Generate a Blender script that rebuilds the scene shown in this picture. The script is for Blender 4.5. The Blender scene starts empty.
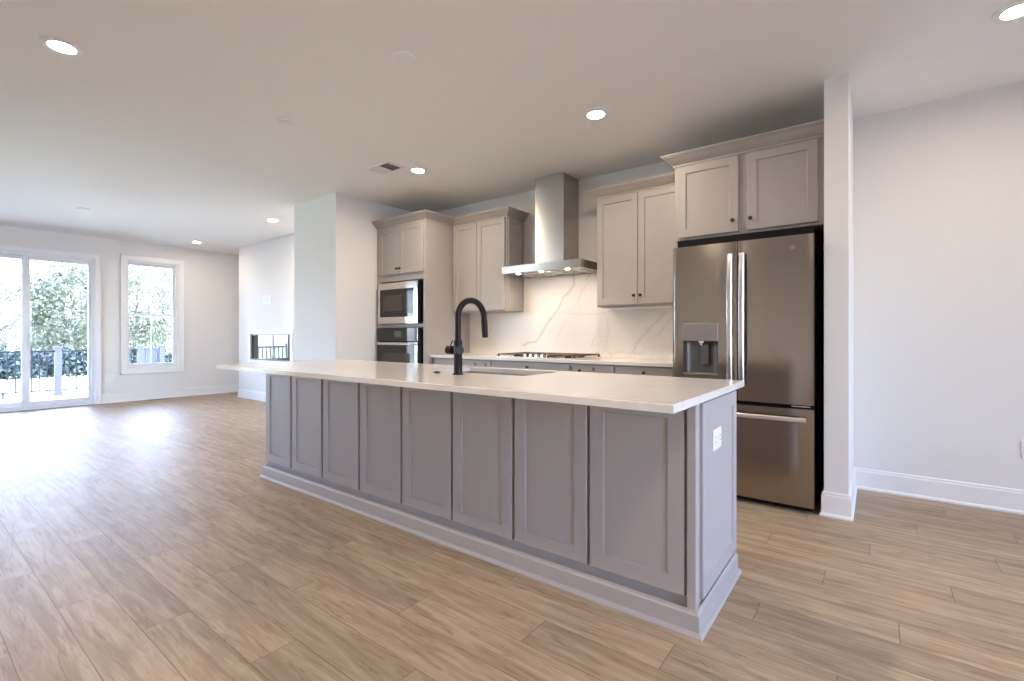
import bpy, bmesh, math, random
from mathutils import Vector, Matrix
random.seed(7)
D = bpy.data
SC = bpy.context.scene
COL = SC.collection
PI = math.pi

# ------------------------------------------------------------------ camera
cam_d = D.cameras.new('camera'); cam = D.objects.new('camera', cam_d); COL.objects.link(cam)
cam_d.sensor_width = 36.0
cam_d.lens = 478.8 / 1024 * 36.0
cam_d.shift_y = -(340.5 - 335.2) / 1024
cam_d.clip_start = 0.05; cam_d.clip_end = 500
cam.location = (0, 0, 1.133)
cam.rotation_euler = (PI / 2, 0, math.radians(37.203))
SC.camera = cam

# ------------------------------------------------------------------ sky, sun, portals, exposure
SC.view_settings.view_transform = 'Standard'
SC.view_settings.look = 'None'
SC.view_settings.gamma = 1.0
SC.view_settings.use_curve_mapping = False
SC.view_settings.exposure = 0.60
cy = SC.cycles
cy.use_denoising = True
cy.max_bounces = 10; cy.diffuse_bounces = 7; cy.glossy_bounces = 5; cy.transparent_max_bounces = 12
cy.caustics_reflective = False; cy.caustics_refractive = False
cy.sample_clamp_indirect = 6.0
LAMP = 425.0            # emission of a ceiling lamp lens
W = D.worlds.new('sky'); SC.world = W; W.use_nodes = True
wn = W.node_tree; wn.nodes.clear()
wo = wn.nodes.new('ShaderNodeOutputWorld'); wb = wn.nodes.new('ShaderNodeBackground')
sk = wn.nodes.new('ShaderNodeTexSky'); sk.sky_type = 'NISHITA'; sk.sun_disc = False
sk.sun_elevation = math.radians(42); sk.sun_rotation = math.radians(-30); sk.dust_density = 2.0
mx = wn.nodes.new('ShaderNodeMix'); mx.data_type = 'RGBA'; mx.blend_type = 'MIX'
mx.inputs[0].default_value = 0.5
wn.links.new(sk.outputs[0], mx.inputs[6]); mx.inputs[7].default_value = (1.0, 1.12, 1.32, 1)
tm = wn.nodes.new('ShaderNodeMix'); tm.data_type = 'RGBA'; tm.blend_type = 'MULTIPLY'; tm.inputs[0].default_value = 1.0
wn.links.new(mx.outputs[2], tm.inputs[6]); tm.inputs[7].default_value = (0.93, 0.93, 1.09, 1)
wn.links.new(tm.outputs[2], wb.inputs[0]); wb.inputs[1].default_value = 5.6
wn.links.new(wb.outputs[0], wo.inputs[0])
sd = D.lights.new('sun', 'SUN'); sun = D.objects.new('sun', sd); COL.objects.link(sun)
sd.energy = 6.0; sd.angle = math.radians(1.0); sd.color = (1, 0.95, 0.86)
sun.rotation_euler = Vector((-0.25, -0.75, -0.75)).to_track_quat('-Z', 'Y').to_euler()
sun.location = (0, 20, 20)


def portal(loc, rot, sx, sy):
    l = D.lights.new('window_portal', 'AREA'); l.shape = 'RECTANGLE'; l.size = sx; l.size_y = sy
    l.cycles.is_portal = True
    o = D.objects.new('window_portal', l); COL.objects.link(o); o.location = loc; o.rotation_euler = rot


portal((-10.37, 1.27, 1.2), (0, -PI / 2, 0), 2.38, 1.7)
portal((-10.37, 2.93, 1.49), (0, -PI / 2, 0), 1.86, 0.75)
portal((-10.37, -1.87, 1.34), (0, -PI / 2, 0), 2.17, 1.1)
portal((4.57, -0.2, 1.45), (0, PI / 2, 0), 1.9, 1.9)
portal((4.57, 2.6, 1.45), (0, PI / 2, 0), 1.9, 1.9)
for _a, _b in ((-8.9, -6.9),):
    portal(((_a + _b) / 2, -3.07, 1.45), (-PI / 2, 0, 0), _b - _a, 1.9)


# ------------------------------------------------------------------ materials
def mat(name, col, rough=0.5, metal=0.0, spec=0.5, coat=0.0):
    m = D.materials.new(name); m.use_nodes = True
    b = m.node_tree.nodes['Principled BSDF']
    b.inputs['Base Color'].default_value = (*col, 1)
    b.inputs['Roughness'].default_value = rough
    b.inputs['Metallic'].default_value = metal
    b.inputs['Specular IOR Level'].default_value = spec
    b.inputs['Coat Weight'].default_value = coat
    return m


class NT:
    """tiny node helper"""
    def __init__(s, m): s.m = m; s.t = m.node_tree; s.b = s.t.nodes['Principled BSDF']
    def n(s, typ, **kw):
        x = s.t.nodes.new(typ)
        for k, v in kw.items(): setattr(x, k, v)
        return x
    def l(s, a, b): s.t.links.new(a, b)
    def put(s, sock, v):
        if isinstance(v, bpy.types.NodeSocket): s.l(v, sock)
        else: sock.default_value = v
    def m_(s, op, a, b=0.0, c=0.0):
        x = s.n('ShaderNodeMath', operation=op)
        s.put(x.inputs[0], a); s.put(x.inputs[1], b); s.put(x.inputs[2], c)
        return x.outputs[0]
    def mixc(s, f, a, b, mode='MIX'):
        x = s.n('ShaderNodeMix', data_type='RGBA', blend_type=mode)
        s.put(x.inputs[0], f); s.put(x.inputs[6], a); s.put(x.inputs[7], b)
        return x.outputs[2]
    def coords(s):
        tc = s.n('ShaderNodeTexCoord'); sp = s.n('ShaderNodeSeparateXYZ'); s.l(tc.outputs['Object'], sp.inputs[0])
        return tc.outputs['Object'], sp.outputs[0], sp.outputs[1], sp.outputs[2]
    def xyz(s, x, y, z):
        c = s.n('ShaderNodeCombineXYZ'); s.put(c.inputs[0], x); s.put(c.inputs[1], y); s.put(c.inputs[2], z); return c.outputs[0]
    def noise(s, vec, scale, detail=4, rough=0.55, dist=0.0):
        x = s.n('ShaderNodeTexNoise'); s.l(vec, x.inputs['Vector']); x.inputs['Scale'].default_value = scale
        x.inputs['Detail'].default_value = detail; x.inputs['Roughness'].default_value = rough
        x.inputs['Distortion'].default_value = dist
        return x.outputs[0]
    def ramp(s, f, a, b, lo=0.0, hi=1.0):
        x = s.n('ShaderNodeMapRange'); s.put(x.inputs[0], f); x.inputs[1].default_value = a; x.inputs[2].default_value = b
        x.inputs[3].default_value = lo; x.inputs[4].default_value = hi; return x.outputs[0]
    def bump(s, h, strength=0.2, dist=0.002):
        x = s.n('ShaderNodeBump'); s.put(x.inputs['Height'], h); x.inputs['Strength'].default_value = strength
        x.inputs['Distance'].default_value = dist; s.l(x.outputs[0], s.b.inputs['Normal'])


M = {}
M['wall'] = mat('wall_paint', (0.81, 0.80, 0.79), 0.75, spec=0.3)
q = NT(M['wall']); o_, x_, y_, z_ = q.coords(); q.bump(q.noise(o_, 180, 2), 0.06, 0.001)
M['ceiling'] = mat('ceiling_paint', (0.87, 0.862, 0.85), 0.85, spec=0.2)
q = NT(M['ceiling']); o_, x_, y_, z_ = q.coords(); q.bump(q.noise(o_, 120, 2), 0.06, 0.001)
M['trim'] = mat('white_trim_paint', (0.87, 0.87, 0.88), 0.35)
M['vinyl'] = mat('white_vinyl', (0.80, 0.82, 0.86), 0.35)
M['plate'] = mat('white_plastic', (0.85, 0.85, 0.85), 0.5, spec=.3)
M['socket_slot'] = mat('socket_slot_grey', (0.30, 0.30, 0.30), 0.5)
M['slot'] = mat('dark_slot', (0.03, 0.03, 0.03), 0.5)

# cabinet paint, greige, with faint brushed grain
M['cab'] = mat('greige_cabinet_paint', (0.375, 0.35, 0.335), 0.42)
q = NT(M['cab']); o_, x_, y_, z_ = q.coords()
g = q.noise(q.xyz(q.m_('MULTIPLY', x_, 60), q.m_('MULTIPLY', y_, 60), q.m_('MULTIPLY', z_, 5)), 1.0, 3)
q.l(q.mixc(g, (0.355, 0.327, 0.308, 1), (0.390, 0.360, 0.340, 1)), q.b.inputs['Base Color'])
M['cab_island'] = mat('island_paint', (0.39, 0.375, 0.385), 0.42)
q = NT(M['cab_island']); o_, x_, y_, z_ = q.coords()
g = q.noise(q.xyz(q.m_('MULTIPLY', x_, 60), q.m_('MULTIPLY', y_, 60), q.m_('MULTIPLY', z_, 5)), 1.0, 3)
q.l(q.mixc(g, (0.435, 0.408, 0.412, 1), (0.47, 0.442, 0.447, 1)), q.b.inputs['Base Color'])
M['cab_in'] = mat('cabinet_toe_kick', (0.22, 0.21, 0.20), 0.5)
M['knob'] = mat('black_bronze_knob', (0.012, 0.010, 0.010), 0.35, spec=0.5)
M['matte_black'] = mat('matte_black', (0.009, 0.008, 0.008), 0.42, spec=0.28)
M['black_glass'] = mat('black_glass', (0.010, 0.008, 0.008), 0.05, spec=0.6)
M['black_plastic'] = mat('black_plastic', (0.008, 0.008, 0.008), 0.4, spec=0.15)
M['sticker'] = mat('grey_sticker', (0.17, 0.165, 0.16), 0.6)


def steel(name, col, rough, axis='z', streak=0.06):
    m = mat(name, col, rough, 1.0)
    q = NT(m); o_, x_, y_, z_ = q.coords()
    a = 4 if axis == 'z' else 400; b = 400 if axis == 'z' else 4
    v = q.xyz(q.m_('MULTIPLY', x_, b), q.m_('MULTIPLY', y_, b), q.m_('MULTIPLY', z_, a))
    n = q.noise(v, 1.0, 2)
    q.l(q.ramp(n, 0.3, 0.7, rough - streak, rough + streak), q.b.inputs['Roughness'])
    q.bump(n, 0.04, 0.0005)
    return m


def aniso(key, col, rough, an):
    m = mat(key, col, rough, 1.0); q = NT(m)
    tg = q.n('ShaderNodeTangent', direction_type='RADIAL', axis='Z'); q.l(tg.outputs[0], q.b.inputs['Tangent'])
    q.b.inputs['Anisotropic'].default_value = an; q.b.inputs['Anisotropic Rotation'].default_value = 0.25
    return m


M['fridge_steel'] = aniso('refrigerator_steel', (0.40, 0.35, 0.305), 0.16, 0.6)
M['steel'] = steel('brushed_steel', (0.56, 0.54, 0.52), 0.27, 'x')
M['hood_steel'] = aniso('hood_steel', (0.46, 0.43, 0.40), 0.27, 0.8)
M['bright_steel'] = mat('bright_steel', (0.75, 0.74, 0.73), 0.22, 1.0)
M['mw_steel'] = mat('microwave_steel', (0.62, 0.57, 0.52), 0.16, 1.0)
M['satin'] = mat('satin_aluminium', (0.80, 0.76, 0.72), 0.35, 0.85)
M['disp'] = mat('dispenser_grey', (0.16, 0.155, 0.155), 0.35, 0.4)
M['disp_panel'] = mat('dispenser_panel', (0.30, 0.28, 0.27), 0.4, 0.6)
M['grate'] = mat('cast_iron', (0.10, 0.065, 0.035), 0.4, 0.5)
M['sink'] = mat('sink_steel', (0.62, 0.61, 0.59), 0.35, 0.8)

# glass of windows: mostly see-through with a Fresnel sheen
def pane_mat(name, tint):
    m = D.materials.new(name); m.use_nodes = True; t = m.node_tree; t.nodes.clear()
    out = t.nodes.new('ShaderNodeOutputMaterial'); mixs = t.nodes.new('ShaderNodeMixShader')
    tr = t.nodes.new('ShaderNodeBsdfTransparent'); gl = t.nodes.new('ShaderNodeBsdfGlossy')
    fr = t.nodes.new('ShaderNodeFresnel'); fr.inputs[0].default_value = 1.45
    tr.inputs[0].default_value = (*tint, 1); gl.inputs['Roughness'].default_value = 0.01
    t.links.new(fr.outputs[0], mixs.inputs[0]); t.links.new(tr.outputs[0], mixs.inputs[1]); t.links.new(gl.outputs[0], mixs.inputs[2])
    t.links.new(mixs.outputs[0], out.inputs[0]); return m


M['pane'] = pane_mat('window_glass', (0.93, 0.97, 0.98))
M['fire_glass'] = mat('fireplace_glass', (0.02, 0.022, 0.03), 0.02, spec=1.0)

# floor planks: rows 0.165 m, boards 1.25 m, staggered
M['floor'] = mat('oak_plank_floor', (0.5, 0.36, 0.25), 0.34, spec=0.15)
q = NT(M['floor']); o_, x_, y_, z_ = q.coords()
PW, PL = 0.165, 1.25
ry = q.m_('DIVIDE', q.m_('SUBTRACT', y_, 0.440), PW); row = q.m_('FLOOR', ry); fy = q.m_('SUBTRACT', ry, row)
off = q.m_('ADD', q.m_('MULTIPLY', row, 0.48), 1.02)
wobb = q.n('ShaderNodeTexWhiteNoise', noise_dimensions='1D'); q.l(row, wobb.inputs['W'])
off = q.m_('ADD', off, q.m_('MULTIPLY', wobb.outputs[0], 0.06))
rx = q.m_('DIVIDE', q.m_('SUBTRACT', x_, off), PL); bid = q.m_('FLOOR', rx); fx = q.m_('SUBTRACT', rx, bid)
wn2 = q.n('ShaderNodeTexWhiteNoise', noise_dimensions='2D'); q.l(q.xyz(row, bid, 0.0), wn2.inputs['Vector'])
rnd = wn2.outputs[0]
ey = q.m_('MULTIPLY', q.m_('MINIMUM', fy, q.m_('SUBTRACT', 1.0, fy)), PW)
ex = q.m_('MULTIPLY', q.m_('MINIMUM', fx, q.m_('SUBTRACT', 1.0, fx)), PL)
edge = q.m_('MINIMUM', ex, ey)
seam = q.ramp(edge, 0.0006, 0.0024, 1.0, 0.0)
gv = q.xyz(q.m_('ADD', q.m_('MULTIPLY', x_, 1.3), q.m_('MULTIPLY', rnd, 40)), q.m_('MULTIPLY', y_, 14), q.m_('MULTIPLY', rnd, 17))
n1 = q.noise(gv, 1.6, 6, 0.62, 0.9)
gv2 = q.xyz(q.m_('ADD', q.m_('MULTIPLY', x_, 5), q.m_('MULTIPLY', rnd, 90)), q.m_('MULTIPLY', y_, 110), 0.0)
n2 = q.noise(gv2, 1.3, 4, 0.6)
gv3 = q.xyz(q.m_('ADD', q.m_('MULTIPLY', x_, 4.5), q.m_('MULTIPLY', rnd, 30)), q.m_('MULTIPLY', y_, 34), 0.0)
n3 = q.noise(gv3, 1.0, 3, 0.5, 1.5)
c = q.mixc(q.ramp(n1, 0.36, 0.64), (0.34, 0.248, 0.162, 1), (0.52, 0.408, 0.286, 1))
c = q.mixc(q.m_('MULTIPLY', q.ramp(n2, 0.42, 0.62), 0.42), c, (0.35, 0.265, 0.19, 1))
c = q.mixc(q.m_('MULTIPLY', q.ramp(n3, 0.54, 0.72), 0.55), c, (0.19, 0.125, 0.08, 1))
c = q.mixc(1.0, c, q.mixc(rnd, (0.90, 0.90, 0.91, 1), (1.06, 1.05, 1.04, 1)), 'MULTIPLY')
c = q.mixc(q.m_('MULTIPLY', seam, 0.60), c, (0.06, 0.04, 0.03, 1))
q.l(c, q.b.inputs['Base Color'])
q.l(q.ramp(n2, 0.3, 0.7, 0.42, 0.54), q.b.inputs['Roughness'])
q.bump(q.m_('SUBTRACT', q.m_('MULTIPLY', n2, 0.15), seam), 0.5, 0.0012)


def quartz(name, base, vein, segs=None, w=0.006):
    m = mat(name, base[:3], 0.30 if segs else 0.12, spec=0.5)
    q = NT(m); o_, x_, y_, z_ = q.coords()
    nz = q.noise(o_, 1.6, 5, 0.6, 0.6)
    r = q.m_('ABSOLUTE', q.m_('SUBTRACT', nz, 0.5))
    soft = q.m_('MULTIPLY', q.ramp(r, 0.0, 0.022, 1.0, 0.0), q.ramp(q.noise(o_, 0.9, 2), 0.42, 0.62))
    c = q.mixc(q.m_('MULTIPLY', soft, 0.22), (*base, 1), (*vein, 1))
    sp = q.noise(o_, 90, 3, 0.6)
    c = q.mixc(q.m_('MULTIPLY', q.ramp(sp, 0.55, 0.72), 0.06), c, (*vein, 1))
    if segs:
        nx = q.m_('MULTIPLY', q.m_('SUBTRACT', q.noise(o_, 9, 3), 0.5), 0.030)
        X = q.m_('ADD', x_, nx)
        Zz = q.m_('ADD', z_, q.m_('MULTIPLY', q.m_('SUBTRACT', q.noise(q.xyz(x_, z_, 3.7), 8, 3), 0.5), 0.028))
        tot = 0.0
        for line, st, wd in segs:
            best = None
            for (ax, az), (bx, bz) in zip(line[:-1], line[1:]):
                dx, dz = bx - ax, bz - az; L2 = dx * dx + dz * dz
                px = q.m_('SUBTRACT', X, ax); pz = q.m_('SUBTRACT', Zz, az)
                t = q.m_('DIVIDE', q.m_('ADD', q.m_('MULTIPLY', px, dx), q.m_('MULTIPLY', pz, dz)), L2)
                t = q.m_('MINIMUM', q.m_('MAXIMUM', t, 0.0), 1.0)
                ux = q.m_('SUBTRACT', px, q.m_('MULTIPLY', t, dx)); uz = q.m_('SUBTRACT', pz, q.m_('MULTIPLY', t, dz))
                d = q.m_('SQRT', q.m_('ADD', q.m_('MULTIPLY', ux, ux), q.m_('MULTIPLY', uz, uz)))
                best = d if best is None else q.m_('MINIMUM', best, d)
            core = q.m_('MULTIPLY', q.ramp(best, wd * 0.3, wd, 1.0, 0.0), st)
            halo = q.m_('MULTIPLY', q.ramp(best, 0.0, wd * 6, 1.0, 0.0), st * 0.22)
            v = q.m_('MAXIMUM', core, halo)
            tot = v if tot == 0.0 else q.m_('MAXIMUM', tot, v)
        c = q.mixc(tot, c, (*vein, 1))
    q.l(c, q.b.inputs['Base Color'])
    return m


M['quartz'] = quartz('quartz_worktop', (0.80, 0.77, 0.74), (0.52, 0.48, 0.44))
# filled in by vein coordinates on the backsplash plane (x, z)
VEINS = [
    ([(-2.507, 1.779), (-2.507, 1.648), (-2.55, 1.594), (-2.636, 1.532), (-2.684, 1.418), (-2.833, 1.271), (-2.883, 1.186), (-2.945, 1.101), (-2.986, 1.061), (-3.092, 1.053), (-3.156, 1.021)], 0.8, 0.006),
    ([(-2.313, 1.748), (-2.366, 1.696)], 0.6, 0.005),
    ([(-2.304, 1.707), (-2.402, 1.602), (-2.457, 1.475)], 0.35, 0.005),
    ([(-2.588, 1.398), (-2.513, 1.412), (-2.457, 1.459), (-2.402, 1.376)], 0.28, 0.004),
    ([(-2.684, 1.376), (-2.402, 1.349), (-2.225, 1.347), (-2.088, 1.375)], 0.35, 0.004),
    ([(-2.122, 1.314), (-2.113, 1.197), (-2.13, 1.011)], 0.32, 0.004),
    ([(-2.26, 1.103), (-2.304, 1.024)], 0.4, 0.004),
    ([(-1.534, 1.35), (-1.629, 1.251), (-1.735, 1.15), (-1.813, 1.06), (-1.86, 0.977)], 0.5, 0.005),
    ([(-1.505, 1.264), (-1.556, 1.193), (-1.607, 1.135)], 0.5, 0.004),
    ([(-2.105, 0.949), (-2.021, 0.974), (-1.892, 0.954), (-1.735, 0.965)], 0.35, 0.005),
    ([(-2.607, 1.284), (-2.684, 1.152), (-2.723, 1.035)], 0.2, 0.005),
    ([(-3.603, 1.36), (-3.626, 1.242), (-3.657, 1.123)], 0.35, 0.004),
]
M['splash'] = quartz('quartz_backsplash', (0.80, 0.76, 0.71), (0.42, 0.36, 0.31), VEINS)


def emit(name, col, s):
    m = D.materials.new(name); m.use_nodes = True
    b = m.node_tree.nodes['Principled BSDF']; b.inputs['Base Color'].default_value = (*col, 1)
    b.inputs['Emission Color'].default_value = (*col, 1); b.inputs['Emission Strength'].default_value = s
    return m


WARM = (1.0, 0.825, 0.65)
M['lamp'] = emit('lamp_lens', WARM, LAMP)
M['lamp_dim'] = emit('lamp_lens_dimmed', WARM, LAMP * .5)
M['hood_lamp'] = emit('hood_lamp_lens', (1.0, 0.80, 0.62), 500.0)


# ------------------------------------------------------------------ mesh helpers
class MB:
    def __init__(s): s.bm = bmesh.new()
    def box(s, x0, x1, y0, y1, z0, z1, b=0.0, seg=1):
        r = bmesh.ops.create_cube(s.bm, size=1.0)
        vs = r['verts']
        for v in vs:
            v.co = Vector((x0 if v.co.x < 0 else x1, y0 if v.co.y < 0 else y1, z0 if v.co.z < 0 else z1))
        if b > 0:
            es = list({e for v in vs for e in v.link_edges})
            bmesh.ops.bevel(s.bm, geom=es, offset=b, segments=seg, affect='EDGES', profile=0.5)
        return s
    def faces(s, vs, fs):
        vv = [s.bm.verts.new(v) for v in vs]
        for f in fs:
            try: s.bm.faces.new([vv[i] for i in f])
            except ValueError: pass
        return s
    def rings(s, rings, cap0=True, cap1=True, closed_path=False):
        n = len(rings[0]); R = [[s.bm.verts.new(p) for p in r] for r in rings]
        prs = list(zip(R[:-1], R[1:])) + ([(R[-1], R[0])] if closed_path else [])
        for a, b in prs:
            for i in range(n):
                j = (i + 1) % n
                s.bm.faces.new([a[i], a[j], b[j], b[i]])
        if not closed_path:
            if cap0: s.bm.faces.new(R[0][::-1])
            if cap1: s.bm.faces.new(R[-1])
        return s
    def tube(s, pts, r, n=14, cap=True):
        pts = [Vector(p) for p in pts]; rr = r if isinstance(r, (list, tuple)) else [r] * len(pts)
        rings = []; up = None
        for i, p in enumerate(pts):
            t = (pts[min(i + 1, len(pts) - 1)] - pts[max(i - 1, 0)]).normalized()
            if up is None:
                up = Vector((0, 0, 1)) if abs(t.z) < 0.9 else Vector((1, 0, 0))
            a = (up - t * up.dot(t)).normalized(); up = a; b = t.cross(a)
            rings.append([p + (a * math.cos(2 * PI * k / n) + b * math.sin(2 * PI * k / n)) * rr[i] for k in range(n)])
        return s.rings(rings, cap, cap)
    def cyl(s, p0, p1, r0, r1=None, n=24):
        return s.tube([p0, p1], [r0, r0 if r1 is None else r1], n)
    def lathe(s, c, prof, n=32, axis='z'):
        c = Vector(c); rings = []
        for r, h in prof:
            ring = []
            for k in range(n):
                a = 2 * PI * k / n; u, v = r * math.cos(a), r * math.sin(a)
                ring.append(c + (Vector((u, v, h)) if axis == 'z' else Vector((h, u, v)) if axis == 'x' else Vector((v, h, u))))
            rings.append(ring)
        return s.rings(rings)
    def sweep(s, path, prof, closed=False):
        """profile (out, z) swept along a level path; 'out' is to the right of the walking direction"""
        P = [Vector((p[0], p[1])) for p in path]; z0 = path[0][2]; n = len(P); rings = []
        for i in range(n):
            a = (P[i] - P[i - 1]).normalized() if (i > 0 or closed) else None
            b = (P[(i + 1) % n] - P[i]).normalized() if (i < n - 1 or closed) else None
            na = Vector((a.y, -a.x)) if a else None; nb = Vector((b.y, -b.x)) if b else None
            if na and nb:
                m = (na + nb); m = m / (m.dot(na)) if m.length > 1e-6 else na
            else: m = na or nb
            rings.append([Vector((P[i].x + m.x * o, P[i].y + m.y * o, z0 + z)) for o, z in prof])
        return s.rings(rings, closed_path=closed)
    def quadring(s, rect_rings, place):
        rings = [[place(x, y, d) for x, y in ((x0, y0), (x1, y0), (x1, y1), (x0, y1))] for (x0, x1, y0, y1, d) in rect_rings]
        return s.rings(rings)
    def build(s, name, m, parent=None, smooth=False, kind=None):
        bmesh.ops.recalc_face_normals(s.bm, faces=s.bm.faces[:])
        me = D.meshes.new(name); s.bm.to_mesh(me); s.bm.free()
        me.materials.append(M[m] if isinstance(m, str) else m)
        if smooth:
            for p in me.polygons: p.use_smooth = True
            me.set_sharp_from_angle(angle=math.radians(38))
        o = D.objects.new(name, me); COL.objects.link(o)
        if parent is not None: o.parent = parent; o.matrix_parent_inverse = parent.matrix_world.inverted()
        if kind: o['kind'] = kind
        return o


def thing(name, label, cat, loc=(0, 0, 0), group=None):
    o = D.objects.new(name, None); COL.objects.link(o); o.location = loc; o.empty_display_size = 0.1
    o['label'] = label; o['category'] = cat
    if group: o['group'] = group
    bpy.context.view_layer.update()
    return o


def tag(o, label, cat, group=None):
    o['label'] = label; o['category'] = cat
    if group: o['group'] = group
    return o


def dup(root, loc, label, group=None, rotz=None):
    r = root.copy(); COL.objects.link(r); r.location = loc
    r['label'] = label
    if group: r['group'] = group
    if rotz is not None: r.rotation_euler = (0, 0, rotz)
    for ch in list(root.children):
        c = ch.copy(); COL.objects.link(c); c.parent = r
        for g in list(ch.children):
            d = g.copy(); COL.objects.link(d); d.parent = c
    return r


def front(y):            # a panel that faces -y; depth grows into +y
    return lambda a, b, d: Vector((a, y + d, b))


def facex(x):            # a panel that faces +x
    return lambda a, b, d: Vector((x - d, a, b))


def facexn(x):           # a panel that faces -x
    return lambda a, b, d: Vector((x + d, a, b))


def shaker(x0, x1, z0, z1, place, t=0.02, rail=0.058, rec=0.009):
    mb = MB()
    e = 0.0025
    mb.quadring([(x0, x1, z0, z1, t), (x0, x1, z0, z1, e), (x0 + e, x1 - e, z0 + e, z1 - e, 0),
                 (x0 + rail, x1 - rail, z0 + rail, z1 - rail, 0),
                 (x0 + rail + .002, x1 - rail - .002, z0 + rail + .002, z1 - rail - .002, rec - .002),
                 (x0 + rail + .005, x1 - rail - .005, z0 + rail + .005, z1 - rail - .005, rec)], place)
    return mb


def knob(x, y, z, parent, r=0.015, name='knob'):
    mb = MB()
    mb.lathe((x, y, z), [(0.006, 0.0), (0.006, -0.012), (r * 0.9, -0.017), (r, -0.022), (r * 0.9, -0.028), (r * 0.3, -0.030)], 20, 'y')
    return mb.build(name, 'knob', parent, True)


H = 2.743
XL, XR, YB, YF = -10.2, 4.5, 4.38, -2.9
KX = -4.83

# ------------------------------------------------------------------ setting
def S(mb, name, m): return mb.build(name, m, None, kind='structure')


S(MB().box(XL - .15, XR + .12, YF - .12, YB + .12, -0.12, 0), 'floor', 'floor')
S(MB().box(XL - .15, XR + .12, YF - .12, YB + .12, H, H + .12), 'ceiling', 'ceiling')
# left end wall with the openings of the sliding door and the window
DY0, DY1, DZ = 0.42, 2.12, 2.385
WY0, WY1, WZ0, WZ1 = 2.537, 3.300, 0.555, 2.425
SY_0, SY_1 = -2.42, -1.32      # the second window, off to the left of the frame
w = MB()
xa, xb = XL - .15, XL
w.box(xa, xb, YF, SY_0, 0, H); w.box(xa, xb, SY_1, DY0, 0, H); w.box(xa, xb, SY_0, SY_1, 0, .25); w.box(xa, xb, SY_0, SY_1, WZ1, H); w.box(xa, xb, DY0, DY1, DZ, H); w.box(xa, xb, DY1, WY0, 0, H)
w.box(xa, xb, WY0, WY1, 0, WZ0); w.box(xa, xb, WY0, WY1, WZ1, H); w.box(xa, xb, WY1, YB + .12, 0, H)
S(w, 'wall_left', 'wall')
S(MB().box(XL, XR, YB, YB + .12, 0, H), 'wall_back', 'wall')
FV = [(-8.9, -6.9)]      # guessed window in the unseen side wall, added for more daylight
w = MB(); _p = XL
for a, b in FV:
    w.box(_p, a, YF - .12, YF, 0, H); w.box(a, b, YF - .12, YF, 0, .5); w.box(a, b, YF - .12, YF, 2.4, H); _p = b
w.box(_p, XR, YF - .12, YF, 0, H)
S(w, 'wall_front', 'wall')
w = MB()
FW = [(-1.05, .65), (1.75, 3.45)]; fz0, fz1 = .5, 2.4
w.box(XR, XR + .12, YF - .12, FW[0][0], 0, H); w.box(XR, XR + .12, FW[0][1], FW[1][0], 0, H); w.box(XR, XR + .12, FW[1][1], YB + .12, 0, H)
for a, b in FW: w.box(XR, XR + .12, a, b, 0, fz0); w.box(XR, XR + .12, a, b, fz1, H)
S(w, 'wall_right', 'wall')
# chimney breast, pantry block, stub wall beside the refrigerator
FY, FX = 3.97, -9.31
FPX0, FPX1, FPZ0, FPZ1 = -8.83, -7.46, 0.70, 1.155
w = MB()
w.box(FX, FPX0, FY, YB, 0, H); w.box(FPX1, -5.73, FY, YB, 0, H)
w.box(FPX0, FPX1, FY, YB, 0, FPZ0); w.box(FPX0, FPX1, FY, YB, FPZ1, H)
S(w, 'wall_fireplace', 'wall')
S(MB().box(-5.73, KX, 3.09, YB, 0, H), 'wall_pantry', 'wall')
PX0, PX1, PY = -0.258, -0.131, 3.59
S(MB().box(PX0, PX1, PY, YB, 0, H), 'wall_divider', 'wall')

BB = [(0, 0), (0.024, 0), (0.024, 0.012), (0.014, 0.022), (0.014, 0.128), (0.010, 0.136), (0.010, 0.146), (0.004, 0.152), (0, 0.152)]


def base(name, pts): S(MB().sweep([(x, y, 0) for x, y in pts], BB), name, 'trim')


base('baseboard_left', [(XL, 2.19), (XL, YB), (FX, YB), (FX, FY), (-5.73, FY), (-5.73, 3.09), (KX, 3.09), (KX, 3.60)])
base('baseboard_back', [(PX0, 3.66), (PX0, PY), (PX1, PY), (PX1, YB), (XR, YB), (XR, YF), (XL, YF), (XL, 0.34)])


# casings (door and window): flat board with a raised outer band
def casing(name, y0, y1, z0, z1, wd, sill):
    mb = MB(); x = XL; t = 0.018
    zb = z0 - (wd if sill else 0)
    for (a, b, c, d) in ((y0 - wd, y0, zb, z1 + wd), (y1, y1 + wd, zb, z1 + wd), (y0, y1, z1, z1 + wd)) + (((y0, y1, z0 - wd, z0),) if sill else ()):
        mb.box(x, x + t, a, b, c, d, 0.002)
    o = wd
    for (a, b, c, d) in ((y0 - o, y0 - o + .018, zb, z1 + o), (y1 + o - .018, y1 + o, zb, z1 + o), (y0 - o, y1 + o, z1 + o - .018, z1 + o)) + (((y0 - o, y1 + o, z0 - o, z0 - o + .018),) if sill else ()):
        mb.box(x, x + t + .008, a, b, c, d, 0.002)
    # jamb lining through the wall
    for (a, b, c, d) in ((y0, y0 + .012, z0, z1), (y1 - .012, y1, z0, z1), (y0 + .012, y1 - .012, z1 - .012, z1)) + (((y0 + .012, y1 - .012, z0, z0 + .012),) if sill else ()):
        mb.box(x - .14, x, a, b, c, d)
    S(mb, name, 'trim')


casing('trim_1', DY0, DY1, 0, DZ, 0.075, False)
casing('trim_2', WY0, WY1, WZ0, WZ1, 0.088, True)
casing('trim_3', SY_0, SY_1, .25, WZ1, 0.088, True)


def rectframe(mb, x0, x1, y0, y1, z0, z1, wl, wr, wb, wt, b=0.002):
    mb.box(x0, x1, y0, y0 + wl, z0, z1, b); mb.box(x0, x1, y1 - wr, y1, z0, z1, b)
    mb.box(x0, x1, y0 + wl, y1 - wr, z0, z0 + wb, b); mb.box(x0, x1, y0 + wl, y1 - wr, z1 - wt, z1, b)
    return mb


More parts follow.
